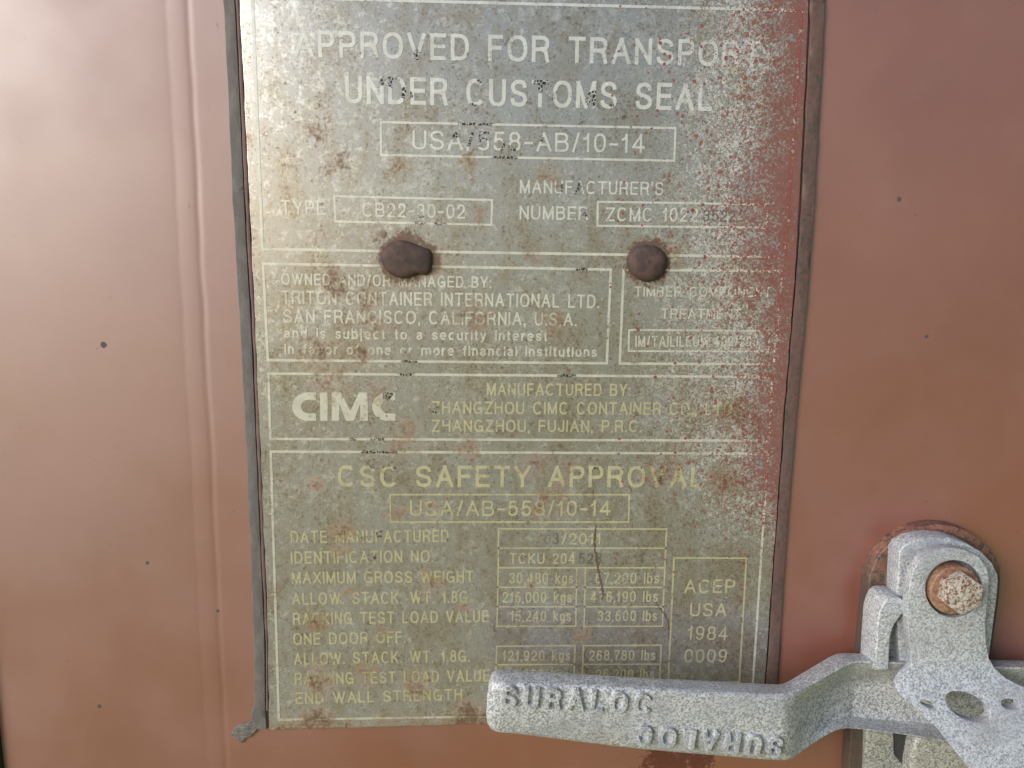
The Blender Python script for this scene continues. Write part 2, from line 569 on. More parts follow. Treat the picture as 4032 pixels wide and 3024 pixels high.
# ------------------------------------------------------------------ setting
g = mesh([(-80, -120, 0), (80, -120, 0), (80, 40, 0), (-80, 40, 0)], [(0, 1, 2, 3)], 'ground')
go = link('ground', g, make_grass(), smooth=False)
go['kind'] = 'structure'

# ------------------------------------------------------------------ door
door = thing('container_door', 'red brown painted steel door of a shipping container, behind plate and handle', 'door', DOOR_BASE)
XL = at(0, 2860).x
xc = at(820, 1600).x            # the folded crease left of the plate


def crease_x(z):                # the crease and its wobble
    t = z * 60
    return xc + 0.0007 * (noise.noise(Vector((t * 0.35, 3, 1))) + 0.5 * noise.noise(Vector((t, 9, 2))))


def door_profile(x, z):
    c = crease_x(z)
    y = 0.0
    dx = x - c
    y += 0.00015 * math.exp(-(dx / 0.0015) ** 2)             # groove going in
    y -= 0.00003 * math.exp(-((dx + 0.0048) / 0.0022) ** 2)  # rounded swelling beside it
    y += 0.00006 * math.exp(-((dx + 0.0098) / 0.0017) ** 2)
    y += 0.00005 * (0.5 - 0.5 * math.tanh((dx + 0.004) / 0.004)) * 0.5
    y += 0.0005 * noise.noise(Vector((x * 9, z * 7, 4)))
    return y


cols = []
x = XL
while x < 0.9:
    cols.append(x)
    if abs(x - xc) < 0.016:
        x += 0.0004
    elif x < 0.35:
        x += 0.006
    else:
        x += 0.05
cols.append(0.9)
rows = [0.12, 0.5, 0.9, 1.1]
z = 1.2
while z < 1.8:
    rows.append(z)
    z += 0.003
rows += [1.85, 2.1, 2.55]
vs = [(x, door_profile(x, z) if 1.15 < z < 1.85 else 0.0, z) for z in rows for x in cols]
nc = len(cols)
fs = [(j * nc + i, j * nc + i + 1, (j + 1) * nc + i + 1, (j + 1) * nc + i) for j in range(len(rows) - 1) for i in range(nc - 1)]
# sides and back
b0 = len(vs)
vs += [(cols[0], 0.04, rows[0]), (cols[-1], 0.04, rows[0]), (cols[-1], 0.04, rows[-1]), (cols[0], 0.04, rows[-1])]
fs += [(b0 + 3, b0 + 2, b0 + 1, b0)]
fs += [tuple([b0 + 0] + [j * nc for j in range(len(rows))] + [b0 + 3])]
fs += [tuple([b0 + 2] + [j * nc + nc - 1 for j in reversed(range(len(rows)))] + [b0 + 1])]
fs += [tuple([b0 + 1] + [i for i in reversed(range(nc))] + [b0])]
fs += [tuple([b0 + 3] + [(len(rows) - 1) * nc + i for i in range(nc)] + [b0 + 2])]
link('panel', mesh(vs, fs), M_DOOR, door, angle=60)


def box(x0, x1, y0, y1, z0, z1, bev=0.0):
    bm = bmesh.new()
    bmesh.ops.create_cube(bm, size=1)
    for v in bm.verts:
        v.co = ((x0 + x1) / 2 + v.co.x * (x1 - x0), (y0 + y1) / 2 + v.co.y * (y1 - y0), (z0 + z1) / 2 + v.co.z * (z1 - z0))
    if bev:
        bmesh.ops.bevel(bm, geom=bm.edges[:], offset=bev, segments=3, affect='EDGES', profile=0.6)
    me = bpy.data.meshes.new('box')
    bm.to_mesh(me)
    bm.free()
    return me


link('gasket', box(XL - 0.045, XL - 0.0005, -0.004, 0.035, 0.12, 2.55, 0.003), M_DARK, door, label='black rubber gasket along the left rim of the door')

# ------------------------------------------------------------------ data plate
plate = thing('data_plate', 'weathered etched metal approval plate with pale lettering, right side dusted red', 'data plate', PLATE_BASE)
TH = 0.0012                      # plate thickness
PY = TH + 0.0008                 # its front face stands this far off the door


def ap(px, py, extra=0.0):
    return at(px, py, PY + extra)


pl = [(940, -60), (987, 900), (1025, 1740), (1040, 2130), (1056, 2520), (1058, 2700), (1059, 2868), (1070, 2876), (1300, 2868), (1859, 2852), (2500, 2834), (3000, 2824), (3012, 2690),
      (3078, 1750), (3134, 1050), (3176, 250), (3181, 120), (3184, 30), (3187, -60)]
dense = []
for i in range(len(pl)):
    a, b = pl[i], pl[(i + 1) % len(pl)]
    n = max(1, int(math.hypot(a[0] - b[0], a[1] - b[1]) / 40))
    for q in range(n):
        t = q / n
        jx, jy = random.uniform(-2.0, 2.0), random.uniform(-2.0, 2.0)
        dense.append((a[0] + (b[0] - a[0]) * t + jx, a[1] + (b[1] - a[1]) * t + jy))
link('plate_sheet', slab(dense, PY, TH, 0.0003), M_PLATE, plate)

LIFT = 0.00012
frame_px = 10.5


def ring(c4, wpx, mat=None, name='border_frame', sides='tblr'):
    """rectangle outline from four measured corners tl, tr, br, bl"""
    tl, tr, br, bl = [ap(*c, LIFT) for c in c4]
    ww = wpx / F * DIST
    y = tl.y
    vs, fs = [], []

    def quad(a, b, nrm):
        n = max(2, int((b - a).length / 0.004))
        i0 = len(vs)
        for i in range(n + 1):
            p = a.lerp(b, i / n)
            h0 = ww / 2 * (1 + 0.12 * noise.noise(p * 400))
            h1 = ww / 2 * (1 + 0.12 * noise.noise(p * 400 + Vector((7, 7, 7))))
            p0, p1 = p - nrm * h0, p + nrm * h1
            vs.append((p0.x, y, p0.z))
            vs.append((p1.x, y, p1.z))
        for i in range(n):
            k = i0 + 2 * i
            fs.append((k, k + 2, k + 3, k + 1))
    up, rt = Vector((0, 0, 1)), Vector((1, 0, 0))
    hv = up * ww / 2
    hr = rt * ww / 2
    if 't' in sides: quad(tl - hr, tr + hr, up)
    if 'b' in sides: quad(bl - hr, br + hr, up)
    if 'l' in sides: quad(bl + hv, tl - hv, rt)
    if 'r' in sides: quad(br + hv, tr - hv, rt)
    return link(name, mesh(vs, fs), mat or M_LET, plate, smooth=False)


def vline(a, b, wpx, mat=None):
    return ring([a, b, b, a], wpx, mat, 'divider_line', 't')


ring([(993.5, -12), (3157, 42), (3091, 1012.8), (1033, 981)], 10.5)
ring([(1499.8, 481), (2659.5, 504.5), (2654.5, 633), (1500, 610.5)], 8.5)
ring([(1316.5, 772.5), (1937.6, 787.7), (1935, 885.4), (1319.7, 871.8)], 8)
ring([(2354.4, 794.3), (3023, 805), (3018, 897), (2351.9, 889.2)], 8)
ring([(1035.6, 1038.2), (2405.2, 1061.6), (2389.5, 1430.5), (1054.6, 1418)], 10)
ring([(2455.7, 1062), (3082, 1068), (3047, 1434), (2440.5, 1431.6)], 10)
ring([(2477.4, 1299.2), (3030.8, 1303), (3025, 1384), (2474.7, 1382.7)], 7.5)
ring([(1056.6, 1471), (3041.6, 1484.7), (3028, 1735.4), (1064.7, 1728)], 10)
ring([(1066, 1778), (3023.7, 1786.4), (2957, 2806), (1098, 2834)], 10)
ring([(1536.5, 1947.6), (2478.9, 1948), (2474.8, 2055.6), (1538.5, 2055.6)], 7, M_LET2)
ring([(1963.5, 2082), (2624.6, 2083.2), (2618, 2235.5), (1962, 2235.5)], 7, M_LET2)
vline((1963, 2158.5), (2621, 2158.5), 6.5, M_LET2)
ring([(1962, 2235.5), (2271.5, 2235.5), (2267, 2465.8), (1957, 2465.8)], 6.5, M_LET2, sides='lrb')
ring([(2305.5, 2235.5), (2618, 2235.5), (2608, 2465.8), (2300, 2465.8)], 6.5, M_LET2, sides='lrb')
for yy, a, b in ((2312.4, 1960.5, 2269.5), (2389, 1959, 2268)):
    vline((a, yy), (b, yy), 6.5, M_LET2)
    vline((a + 343, yy), (b + 344, yy), 6.5, M_LET2)
ring([(1955.8, 2544.6), (2264.4, 2542.3), (2257, 2760), (1950, 2764)], 7, M_LET2)
ring([(2296.7, 2542.2), (2603.5, 2540.5), (2594, 2757), (2290, 2760)], 7, M_LET2)
vline((1954, 2617), (2262, 2615.7), 6.5, M_LET2)
vline((2294.5, 2616), (2601, 2615), 6.5, M_LET2)
ring([(2654, 2196.7), (2939, 2197.8), (2910.9, 2684.5), (2631, 2690)], 7.5, M_LET2)

# ---- monoline gothic lettering
PI = math.pi


def arc(cx, cy, rx, ry, a0, a1, n=12):
    out = []
    for i in range(n + 1):
        a = R(a0 + (a1 - a0) * i / n)
        c, s_ = math.cos(a), math.sin(a)
        p = 0.84
        out.append((cx + rx * math.copysign(abs(c) ** p, c), cy + ry * math.copysign(abs(s_) ** p, s_)))
    return out


S_PTS = catmull([(0.95, 0.74), (0.86, 0.92), (0.52, 1.0), (0.16, 0.92), (0.05, 0.75), (0.18, 0.58), (0.52, 0.50), (0.85, 0.42), (0.98, 0.25), (0.86, 0.07), (0.50, 0.0), (0.12, 0.08), (0.02, 0.28)], 4)
TWO = catmull([(0.03, 0.68), (0.14, 0.92), (0.5, 1.0), (0.86, 0.92), (0.97, 0.72), (0.86, 0.52), (0.42, 0.27), (0.12, 0.1), (0.03, 0.0)], 4)
THREE = [catmull([(0.03, 0.74), (0.16, 0.93), (0.5, 1.0), (0.84, 0.92), (0.93, 0.75), (0.8, 0.58), (0.42, 0.54)], 4),
         catmull([(0.42, 0.54), (0.82, 0.49), (0.98, 0.28), (0.86, 0.07), (0.5, 0.0), (0.14, 0.08), (0.02, 0.3)], 4)]
G = {}


def gl(ch, wd, *strokes):
    G[ch] = (wd, strokes)


gl('A', .86, [(0, 0), (.5, 1)], [(1, 0), (.5, 1)], [(.2, .34), (.8, .34)])
gl('B', .78, [(0, 0), (0, 1)], [(0, 1), (.55, 1)] + arc(.55, .765, .37, .235, 90, -90) + [(0, .53)], [(.5, .53), (.58, .53)] + arc(.58, .265, .42, .265, 90, -90) + [(0, 0)])
gl('C', .86, arc(.5, .5, .5, .5, 38, 322, 24))
gl('D', .82, [(0, 0), (0, 1)], [(0, 1), (.45, 1)] + arc(.45, .5, .55, .5, 90, -90, 16) + [(0, 0)])
gl('E', .72, [(0, 0), (0, 1)], [(0, 1), (1, 1)], [(0, .52), (.93, .52)], [(0, 0), (1, 0)])
gl('F', .68, [(0, 0), (0, 1)], [(0, 1), (1, 1)], [(0, .51), (.9, .51)])
gl('G', .88, arc(.5, .5, .5, .5, 40, 340, 24), [(.55, .44), (.98, .44)], [(.98, .44), (.98, 0)])
gl('H', .78, [(0, 0), (0, 1)], [(1, 0), (1, 1)], [(0, .53), (1, .53)])
gl('I', .14, [(.5, 0), (.5, 1)])
gl('J', .6, [(1, 1), (1, .25)] + arc(.5, .25, .5, .25, 0, -180))
gl('K', .8, [(0, 0), (0, 1)], [(.95, 1), (0, .35)], [(.3, .57), (1, 0)])
gl('L', .66, [(0, 0), (0, 1)], [(0, 0), (1, 0)])
gl('M', .92, [(0, 0), (0, 1)], [(1, 0), (1, 1)], [(0, 1), (.5, 0)], [(1, 1), (.5, 0)])
gl('N', .78, [(0, 0), (0, 1)], [(1, 0), (1, 1)], [(0, 1), (1, 0)])
gl('O', .9, arc(.5, .5, .5, .5, 90, 450, 28))
gl('P', .74, [(0, 0), (0, 1)], [(0, 1), (.6, 1)] + arc(.6, .73, .4, .27, 90, -90) + [(0, .46)])
gl('R', .8, [(0, 0), (0, 1)], [(0, 1), (.58, 1)] + arc(.58, .745, .4, .255, 90, -90) + [(0, .49)], [(.6, .49), (.86, .38), (.92, .2), (1, 0)])
gl('S', .8, S_PTS)
gl('T', .78, [(0, 1), (1, 1)], [(.5, 0), (.5, 1)])
gl('U', .78, [(0, 1), (0, .32)] + arc(.5, .32, .5, .32, 180, 360, 14) + [(1, 1)])
gl('V', .82, [(0, 1), (.5, 0)], [(1, 1), (.5, 0)])
gl('W', 1.2, [(0, 1), (.26, 0)], [(.5, 1), (.26, 0)], [(.5, 1), (.74, 0)], [(1, 1), (.74, 0)])
gl('X', .82, [(0, 0), (1, 1)], [(0, 1), (1, 0)])
gl('Y', .82, [(0, 1), (.5, .42)], [(1, 1), (.5, .42)], [(.5, .42), (.5, 0)])
gl('Z', .76, [(0, 1), (1, 1)], [(1, 1), (0, 0)], [(0, 0), (1, 0)])
gl('0', .68, arc(.5, .5, .5, .5, 90, 450, 28))
gl('1', .42, [(.75, 0), (.75, 1)], [(0, .72), (.5, .8), (.75, 1)])
gl('2', .68, TWO, [(.03, 0), (1, 0)])
gl('3', .68, *THREE)
gl('4', .72, [(.72, 0), (.72, 1)], [(.72, 1), (0, .3)], [(0, .27), (1, .27)])
gl('5', .68, [(.92, 1), (.2, 1)], [(.2, 1), (.08, .5)], catmull([(.08, .48), (.3, .6), (.6, .63), (.9, .5), (.98, .31), (.85, .08), (.48, 0), (.14, .07), (.02, .26)], 4))
SIX = (arc(.5, .31, .47, .31, 90, 450, 22), catmull([(.03, .31), (.06, .6), (.2, .88), (.5, 1.0), (.8, .95), (.93, .8)], 4))
gl('6', .68, *SIX)
gl('7', .66, [(0, 1), (1, 1)], [(1, 1), (.55, .5), (.35, 0)])
gl('8', .68, arc(.5, .76, .43, .24, 90, 450, 20), arc(.5, .265, .5, .265, 90, 450, 20))
gl('9', .68, *[[(1 - a, 1 - b) for a, b in q] for q in SIX])
gl('/', .42, [(0, -.02), (1, 1.02)])
gl('-', .5, [(0, .42), (1, .42)])
gl('.', .14, [(.5, -.0), (.5, .02)])
gl(',', .14, [(.5, .02), (.5, 0), (.2, -.16)])
gl(':', .14, [(.5, 0), (.5, .02)], [(.5, .6), (.5, .62)])
gl("'", .14, [(.6, 1), (.4, .78)])
XH = .72
gl('a', .6, catmull([(.06, .52), (.2, .68), (.5, .72), (.82, .64), (.88, .48)], 4) + [(.88, .12), (1, 0)], catmull([(.88, .44), (.4, .38), (.04, .25), (.04, .1), (.28, 0), (.6, .03), (.88, .2)], 4))
gl('b', .6, [(0, 0), (0, 1)], arc(.5, .36, .5, .36, 90, 450, 20))
gl('c', .58, arc(.5, .36, .5, .36, 45, 315, 18))
gl('d', .6, [(1, 0), (1, 1)], arc(.5, .36, .5, .36, 90, 450, 20))
gl('e', .62, [(.02, .37), (.97, .37)] + arc(.5, .36, .48, .36, 6, 318, 20))
gl('f', .36, [(.45, 0), (.45, .82), (.62, .97), (1, 1)], [(0, .7), (.95, .7)])
gl('g', .6, [(1, .72), (1, -.05)] + arc(.5, -.05, .5, .2, 0, -165, 10), arc(.5, .36, .5, .36, 90, 450, 20))
gl('i', .12, [(.5, 0), (.5, .72)], [(.5, .96), (.5, 1)])
gl('j', .2, [(.7, .72), (.7, -.12), (.1, -.25)], [(.7, .96), (.7, 1)])
gl('k', .58, [(0, 0), (0, 1)], [(.92, .72), (0, .25)], [(.3, .42), (1, 0)])
gl('l', .12, [(.5, 0), (.5, 1)])
gl('m', .95, [(0, 0), (0, .72)], arc(.25, .45, .25, .27, 180, 0, 8) + [(.5, 0)], arc(.75, .45, .25, .27, 180, 0, 8) + [(1, 0)])
gl('n', .56, [(0, 0), (0, .72)], arc(.5, .42, .5, .3, 180, 0, 10) + [(1, 0)])
gl('o', .62, arc(.5, .36, .5, .36, 90, 450, 22))
gl('r', .36, [(0, 0), (0, .72)], [(0, .45), (.25, .66), (1, .71)])
gl('s', .54, [(a, b * .72) for a, b in S_PTS])
gl('t', .34, [(.45, .95), (.45, .12), (.6, .01), (1, .02)], [(0, .7), (1, .7)])
gl('u', .56, [(0, .72), (0, .28)] + arc(.5, .28, .5, .28, 180, 360, 10), [(1, .72), (1, 0)])
gl('v', .56, [(0, .72), (.5, 0)], [(1, .72), (.5, 0)])
gl('y', .56, [(0, .72), (.5, 0)], [(1, .72), (.5, 0), (.3, -.22), (.02, -.24)])


def ribbon(pts, hw, cap):
    """left and right rails of a constant-width stroke"""
    pts = [Vector(p) for p in pts]
    q = [pts[0]]
    for p in pts[1:]:
        if (p - q[-1]).length > 1e-6:
            q.append(p)
    pts = q
    if len(pts) < 2:
        return []
    if cap:
        pts[0] = pts[0] - (pts[1] - pts[0]).normalized() * hw
        pts[-1] = pts[-1] + (pts[-1] - pts[-2]).normalized() * hw
    out = []
    for i, p in enumerate(pts):
        a = (p - pts[i - 1]).normalized() if i else None
        b = (pts[i + 1] - p).normalized() if i + 1 < len(pts) else None
        t = ((a or b) + (b or a)).normalized()
        nrm = Vector((-t.y, t.x))
        base = a or b
        k = 1 / max(0.5, nrm.dot(Vector((-base.y, base.x))))
        out.append((p + nrm * hw * k, p - nrm * hw * k))
    return out


def layout(text, width, height, s, track=0.2):
    """strokes (polylines, in metres) of one line of text fitted to width x height"""
    nat, items = 0.0, []
    for i, ch in enumerate(text):
        if ch == ' ':
            nat += 0.66
            continue
        wd, st = G[ch]
        items.append((nat, wd, st, ch))
        nat += wd + track
    nat -= track
    kx = width / nat
    hw = s * height / 2
    out = []
    for x0, wd, st, ch in items:
        X0, X1 = x0 * kx, (x0 + wd) * kx
        if X1 - X0 < 2.4 * hw:
            m_ = (X0 + X1) / 2
            ax0 = ax1 = m_
            if ch in '1rftj,':
                ax0, ax1 = X0 + hw, max(X1 - hw, X0 + hw + 1e-5)
        else:
            ax0, ax1 = X0 + hw, X1 - hw
        for pl_ in st:
            pts = [(ax0 + a * (ax1 - ax0), hw + b * (height - 2 * hw)) for a, b in pl_]
            cap = len(pl_) <= 4 or ch in 'BDPRUJ'
            out.append((pts, hw, cap))
    return out


def text(txt, x0, y0, x1, y1, hpx, mat=None, s=0.135, track=0.2, sag=0.0):
    a, b = ap(x0, y0, LIFT), ap(x1, y1, LIFT)
    t = ap((x0), y0 - hpx, LIFT)
    height = (t - a).length
    U = (b - a)
    width = U.length
    U.normalize()
    V = Vector((0, 0, 1)) - U * U.z
    V.normalize()
    vs, fs = [], []
    for n_, (pts, hw, cap) in enumerate(layout(txt, width, height, s, track)):
        rails = ribbon(pts, hw, cap)
        i0 = len(vs)
        lift = 0.000006 * (n_ % 4)
        for l_, r_ in rails:
            for q in (l_, r_):
                p = a + U * q.x + V * q.y
                j = 0.00006
                p = p + Vector((j * noise.noise(p * 900), -lift, j * noise.noise(p * 900 + Vector((5, 5, 5)))))
                vs.append(p)
        for i in range(len(rails) - 1):
            k = i0 + 2 * i
            fs.append((k, k + 1, k + 3, k + 2))
    return link('lettering', mesh(vs, fs), mat or M_LET, plate, smooth=False)


T = [
    ("APPROVED FOR TRANSPORT", 1159, 223.5, 2992, 265, 106, None, .15),
    ("UNDER CUSTOMS SEAL", 1360.4, 406.9, 2802, 437, 109, None, .15),
    ("USA/558-AB/10-14", 1624.6, 588.6, 2538, 603, 76, None, .125),
    ("TYPE", 1108, 845, 1283, 847.5, 58, None, .135),
    ("CB22-30-02", 1428, 853.4, 1831, 861, 56, None, .13),
    ("MANUFACTURER'S", 2046.8, 760.8, 2612, 769, 53, None, .14),
    ("NUMBER", 2045.6, 863.9, 2314.6, 867, 54, None, .14),
    ("ZCMC 1022", 2386, 871.5, 2747, 873.4, 55, None, .135),
    ("3522", 2767, 870, 2894, 874, 45, M_STAMP, .12),
    ("OWNED AND/OR MANAGED BY:", 1108.9, 1121.3, 1933.5, 1134.8, 46, None, .15),
    ("TRITON CONTAINER INTERNATIONAL LTD.", 1110, 1197.2, 2358, 1213.5, 54, None, .14),
    ("SAN FRANCISCO, CALIFORNIA, U.S.A.", 1115.4, 1270.4, 2269.6, 1284, 53, None, .14),
    ("and is subject to a security interest", 1118, 1331.8, 2154.6, 1343.7, 41, None, .17),
    ("in favor of one or more financial institutions", 1121.3, 1394.1, 2350, 1406.1, 40, None, .17),
    ("MANUFACTURED BY:", 1917.2, 1556.9, 2481.7, 1559.6, 49, M_LET2, .14),
    ("ZHANGZHOU CIMC CONTAINER CO., LTD", 1701.3, 1629.6, 2881.6, 1635, 50, M_LET2, .14),
    ("ZHANGZHOU, FUJIAN, P.R.C.", 1701.3, 1700.1, 2525, 1701.8, 48, M_LET2, .14),
    ("TIMBER COMPONENT", 2498, 1167.4, 3035, 1170, 40, None, .15),
    ("TREATMENT", 2603.8, 1255.8, 2917, 1257, 41, None, .14),
    ("IM/TAILILEUM 400/200", 2501.8, 1365.4, 2985, 1365.4, 43, None, .14),
    ("CSC SAFETY APPROVAL", 1330.2, 1917.8, 2769.8, 1919.3, 86, M_LET2, .16),
    ("USA/AB-558/10-14", 1614.6, 2032.2, 2403.7, 2031, 61, M_LET2, .13),
    ("DATE MANUFACTURED", 1145.2, 2139.1, 1767.8, 2134.1, 49, M_LET2, .14),
    ("IDENTIFICATION NO.", 1147.2, 2219.7, 1705.6, 2213.7, 48, M_LET2, .14),
    ("MAXIMUM GROSS WEIGHT", 1150.1, 2298.2, 1864.7, 2293.3, 47, M_LET2, .14),
    ("ALLOW. STACK. WT. 1.8G.", 1151.1, 2381.3, 1854.8, 2373.8, 48, M_LET2, .14),
    ("RACKING TEST LOAD VALUE", 1154.6, 2460.9, 1924.4, 2449.4, 48, M_LET2, .14),
    ("ONE DOOR OFF:", 1155.6, 2539.8, 1597, 2531.3, 47, M_LET2, .14),
    ("ALLOW. STACK. WT. 1.8G.", 1158, 2618.4, 1849.3, 2605.4, 47, M_LET2, .14),
    ("RACKING TEST LOAD VALUE", 1161.5, 2696.4, 1928, 2683, 47, M_LET2, .14),
    ("END WALL STRENGTH", 1165.5, 2772.5, 1821, 2757, 46, M_LET2, .15),
    ("03", 2142, 2142.6, 2198.6, 2142.6, 43, M_STAMP, .11),
    ("/2011", 2211.5, 2143.8, 2366, 2143.8, 45, M_LET2, .14),
    ("TCKU 204", 2005.8, 2220.2, 2264.4, 2220.2, 43, M_LET2, .14),
    ("523", 2277, 2220.2, 2368, 2220.2, 43, M_STAMP, .15),
    ("1", 2515, 2218, 2533, 2218, 43, M_STAMP, .13),
    ("30,480 kgs", 2004.6, 2297.8, 2257.3, 2297.8, 43, M_LET2, .13),
    ("67,200 lbs", 2343.7, 2297.8, 2594.7, 2297.8, 43, M_LET2, .13),
    ("216,000 kgs", 1977.6, 2373, 2250.9, 2373, 43, M_LET2, .13),
    ("476,190 lbs", 2324.3, 2371.8, 2589.4, 2370, 43, M_LET2, .13),
    ("15,240 kgs", 2008.7, 2446.4, 2248.5, 2446.4, 42, M_LET2, .13),
    ("33,600 lbs", 2352.5, 2446.4, 2586.4, 2445.3, 42, M_LET2, .13),
    ("121,920 kgs", 1978.2, 2602.2, 2245, 2601, 41, M_LET2, .14),
    ("268,780 lbs", 2319, 2601, 2580, 2600, 41, M_LET2, .14),
    ("11,430 kgs", 2006, 2678, 2240, 2677, 42, M_LET2, .14),
    ("25,200 lbs", 2345, 2676, 2574, 2675, 42, M_LET2, .14),
    ("ACEP", 2693.4, 2336, 2893.2, 2334.8, 54, M_LET2, .14),
    ("USA", 2715.7, 2427, 2859.2, 2427, 53, M_LET2, .13),
    ("1984", 2705.2, 2518.7, 2863.9, 2521, 54, M_LET2, .12),
    ("0009", 2693.4, 2608, 2861, 2608, 52, M_LET2, .13),
]
for a in T:
    text(*a)
# the heavy block logo: wide strokes, square cut ends
G['C'] = (1.02, (arc(.62, .5, .62, .5, 68, 292, 24) + [] ,))
logo_parts = [("C", 1150, 1655, 1246, 1655.6), ("I", 1252, 1655.6, 1300, 1655.8), ("M", 1304, 1655.8, 1452, 1656), ("C", 1464, 1656, 1558, 1656)]


def logo():
    vs, fs = [], []

    def poly(pts, lift):
        i0 = len(vs)
        for p in pts:
            q = ap(p[0], p[1], LIFT + lift)
            vs.append(q)
        fs.append(tuple(range(i0, i0 + len(pts))))

    def strip(outer, inner, lift=0):
        for i in range(len(outer) - 1):
            poly([outer[i], inner[i], inner[i + 1], outer[i + 1]], lift)
    top, bot = 1545, 1657
    for x0, x1 in ((1150, 1245), (1465, 1557)):
        cy, ry = (top + bot) / 2, (bot - top) / 2
        n = 20
        outer, inner = [(x1, top)], [(x1, top + 29)]
        for i in range(n + 1):
            a = R(90 + 180 * i / n)
            outer.append((x0 + 62 + 62 * math.cos(a), cy - ry * math.sin(a)))
            inner.append((x0 + 66 + 30 * math.cos(a), cy - (ry - 29) * math.sin(a)))
        outer.append((x1, bot))
        inner.append((x1, bot - 29))
        strip(outer, inner)
    poly([(1259, top), (1290, top), (1290, bot), (1261, bot)], 0)
    poly([(1306, top), (1336, top), (1336, bot), (1306, bot)], 0)
    poly([(1418, top), (1447, top), (1449, bot), (1418, bot)], 0)
    poly([(1336, top), (1342, top), (1380, 1617), (1380, bot), (1362, bot), (1336, 1590)], 0)
    poly([(1418, top), (1414, top), (1380, 1617), (1380, bot), (1394, bot), (1418, 1590)], 0)
    return link('logo', mesh(vs, fs), M_LET, plate, smooth=False)


logo()

# ---- rusty caps over the two fasteners


def dome(px_outline, peak_px, h, name='fastener_cap'):
    n_r = 14
    pts = catmull(px_outline, 5, True)
    rim = [at(x, y, PY - 0.0005) for x, y in pts]
    top = at(*peak_px, PY)
    vs, fs = [], []
    m = len(rim)
    for k in range(n_r):
        t = 1 - k / n_r
        prof = (1 - t ** 3.2) ** 0.5
        for p in rim:
            q = top.lerp(p, t)
            y = -(PY - 0.0005) - h * prof - 0.00035 * noise.noise(Vector((q.x, 0, q.z)) * 170) * (1 - t * 0.7)
            vs.append((q.x, y, q.z))
    vs.append((top.x, -(PY) - h, top.z))
    for k in range(n_r - 1):
        for i in range(m):
            fs.append((k * m + i, k * m + (i + 1) % m, (k + 1) * m + (i + 1) % m, (k + 1) * m + i))
    for i in range(m):
        fs.append(((n_r - 1) * m + i, (n_r - 1) * m + (i + 1) % m, n_r * m))
    return link(name, fix(mesh(vs, fs)), M_HEAD, plate)


dome([(1497, 1020), (1510, 975), (1550, 950), (1590, 944), (1640, 960), (1668, 972), (1700, 985), (1706, 1020), (1700, 1065), (1678, 1085), (1652, 1080), (1630, 1088), (1600, 1098), (1560, 1092), (1520, 1065)],
     (1590, 1028), 0.0036).update_tag()
dome([(2466, 1030), (2480, 990), (2515, 968), (2550, 963), (2590, 972), (2622, 1003), (2626, 1045), (2608, 1085), (2575, 1105), (2540, 1112), (2500, 1092), (2474, 1065)], (2545, 1030), 0.0042)

# ---- two rusted gouges in the lower right of the plate


def gouge(px_pts, wid):
    pts = catmull(px_pts, 8)
    vs, fs = [], []
    for i, (x, y) in enumerate(pts):
        t = i / (len(pts) - 1)
        hw = wid * (0.35 + 0.65 * math.sin(PI * min(1, max(0, t * 0.94 + 0.03)))) * random.uniform(0.55, 1.25)
        vs.append(ap(x - hw + random.uniform(-2, 2), y, LIFT * 1.5))
        vs.append(ap(x + hw + random.uniform(-2, 2), y, LIFT * 1.5))
    for i in range(len(pts) - 1):
        fs.append((2 * i, 2 * i + 2, 2 * i + 3, 2 * i + 1))
    link('rust_gouge', mesh(vs, fs), M_SCR, plate, smooth=False)


gouge([(2347, 2068), (2343, 2110), (2341, 2160), (2350, 2200), (2354, 2235), (2362, 2270), (2370, 2310), (2374, 2340), (2368, 2365)], 5.5)
gouge([(2582, 2372), (2598, 2395), (2618, 2420), (2630, 2450), (2634, 2480), (2632, 2515)], 3.6)

# ------------------------------------------------------------------ sealant beads


def bead(px_left, px_right, h, mat, name, label, cat, group=None, back=0.0005, parent=None):
    """soft bead between two measured edges lying on the door"""
    n = len(px_left)
    L, Rr = catmull(px_left, 10), catmull(px_right, 10)
    prof = [(0, -0.3), (0.015, 0.62), (0.07, 0.92), (0.3, 1.0), (0.7, 1.0), (0.93, 0.92), (0.985, 0.62), (1, -0.3)]
    vs, fs = [], []
    for (a, b) in zip(L, Rr):
        p, q = at(*a), at(*b)
        jj = 0.0005 * noise.noise(p * 90)
        p = p + Vector((jj, 0, 0))
        for t, hh in prof:
            c = p.lerp(q, t)
            hhh = h * hh * (1 + 0.18 * noise.noise(c * 120))
            vs.append((c.x, -hhh, c.z))
    m = len(prof)
    for j in range(len(L) - 1):
        for i in range(m - 1):
            fs.append((j * m + i, j * m + i + 1, (j + 1) * m + i + 1, (j + 1) * m + i))
    fs.append(tuple(range(m)))
    fs.append(tuple(range((len(L) - 1) * m, len(L) * m)))
    me = fix(mesh(vs, fs))
    if parent is not None:
        return link(name, me, mat, parent, angle=50)
    c = at(*px_left[-1])
    o = link(name, me, mat, None, origin=(c.x, 0, c.z), angle=50)
    return tag(o, label, cat, group)


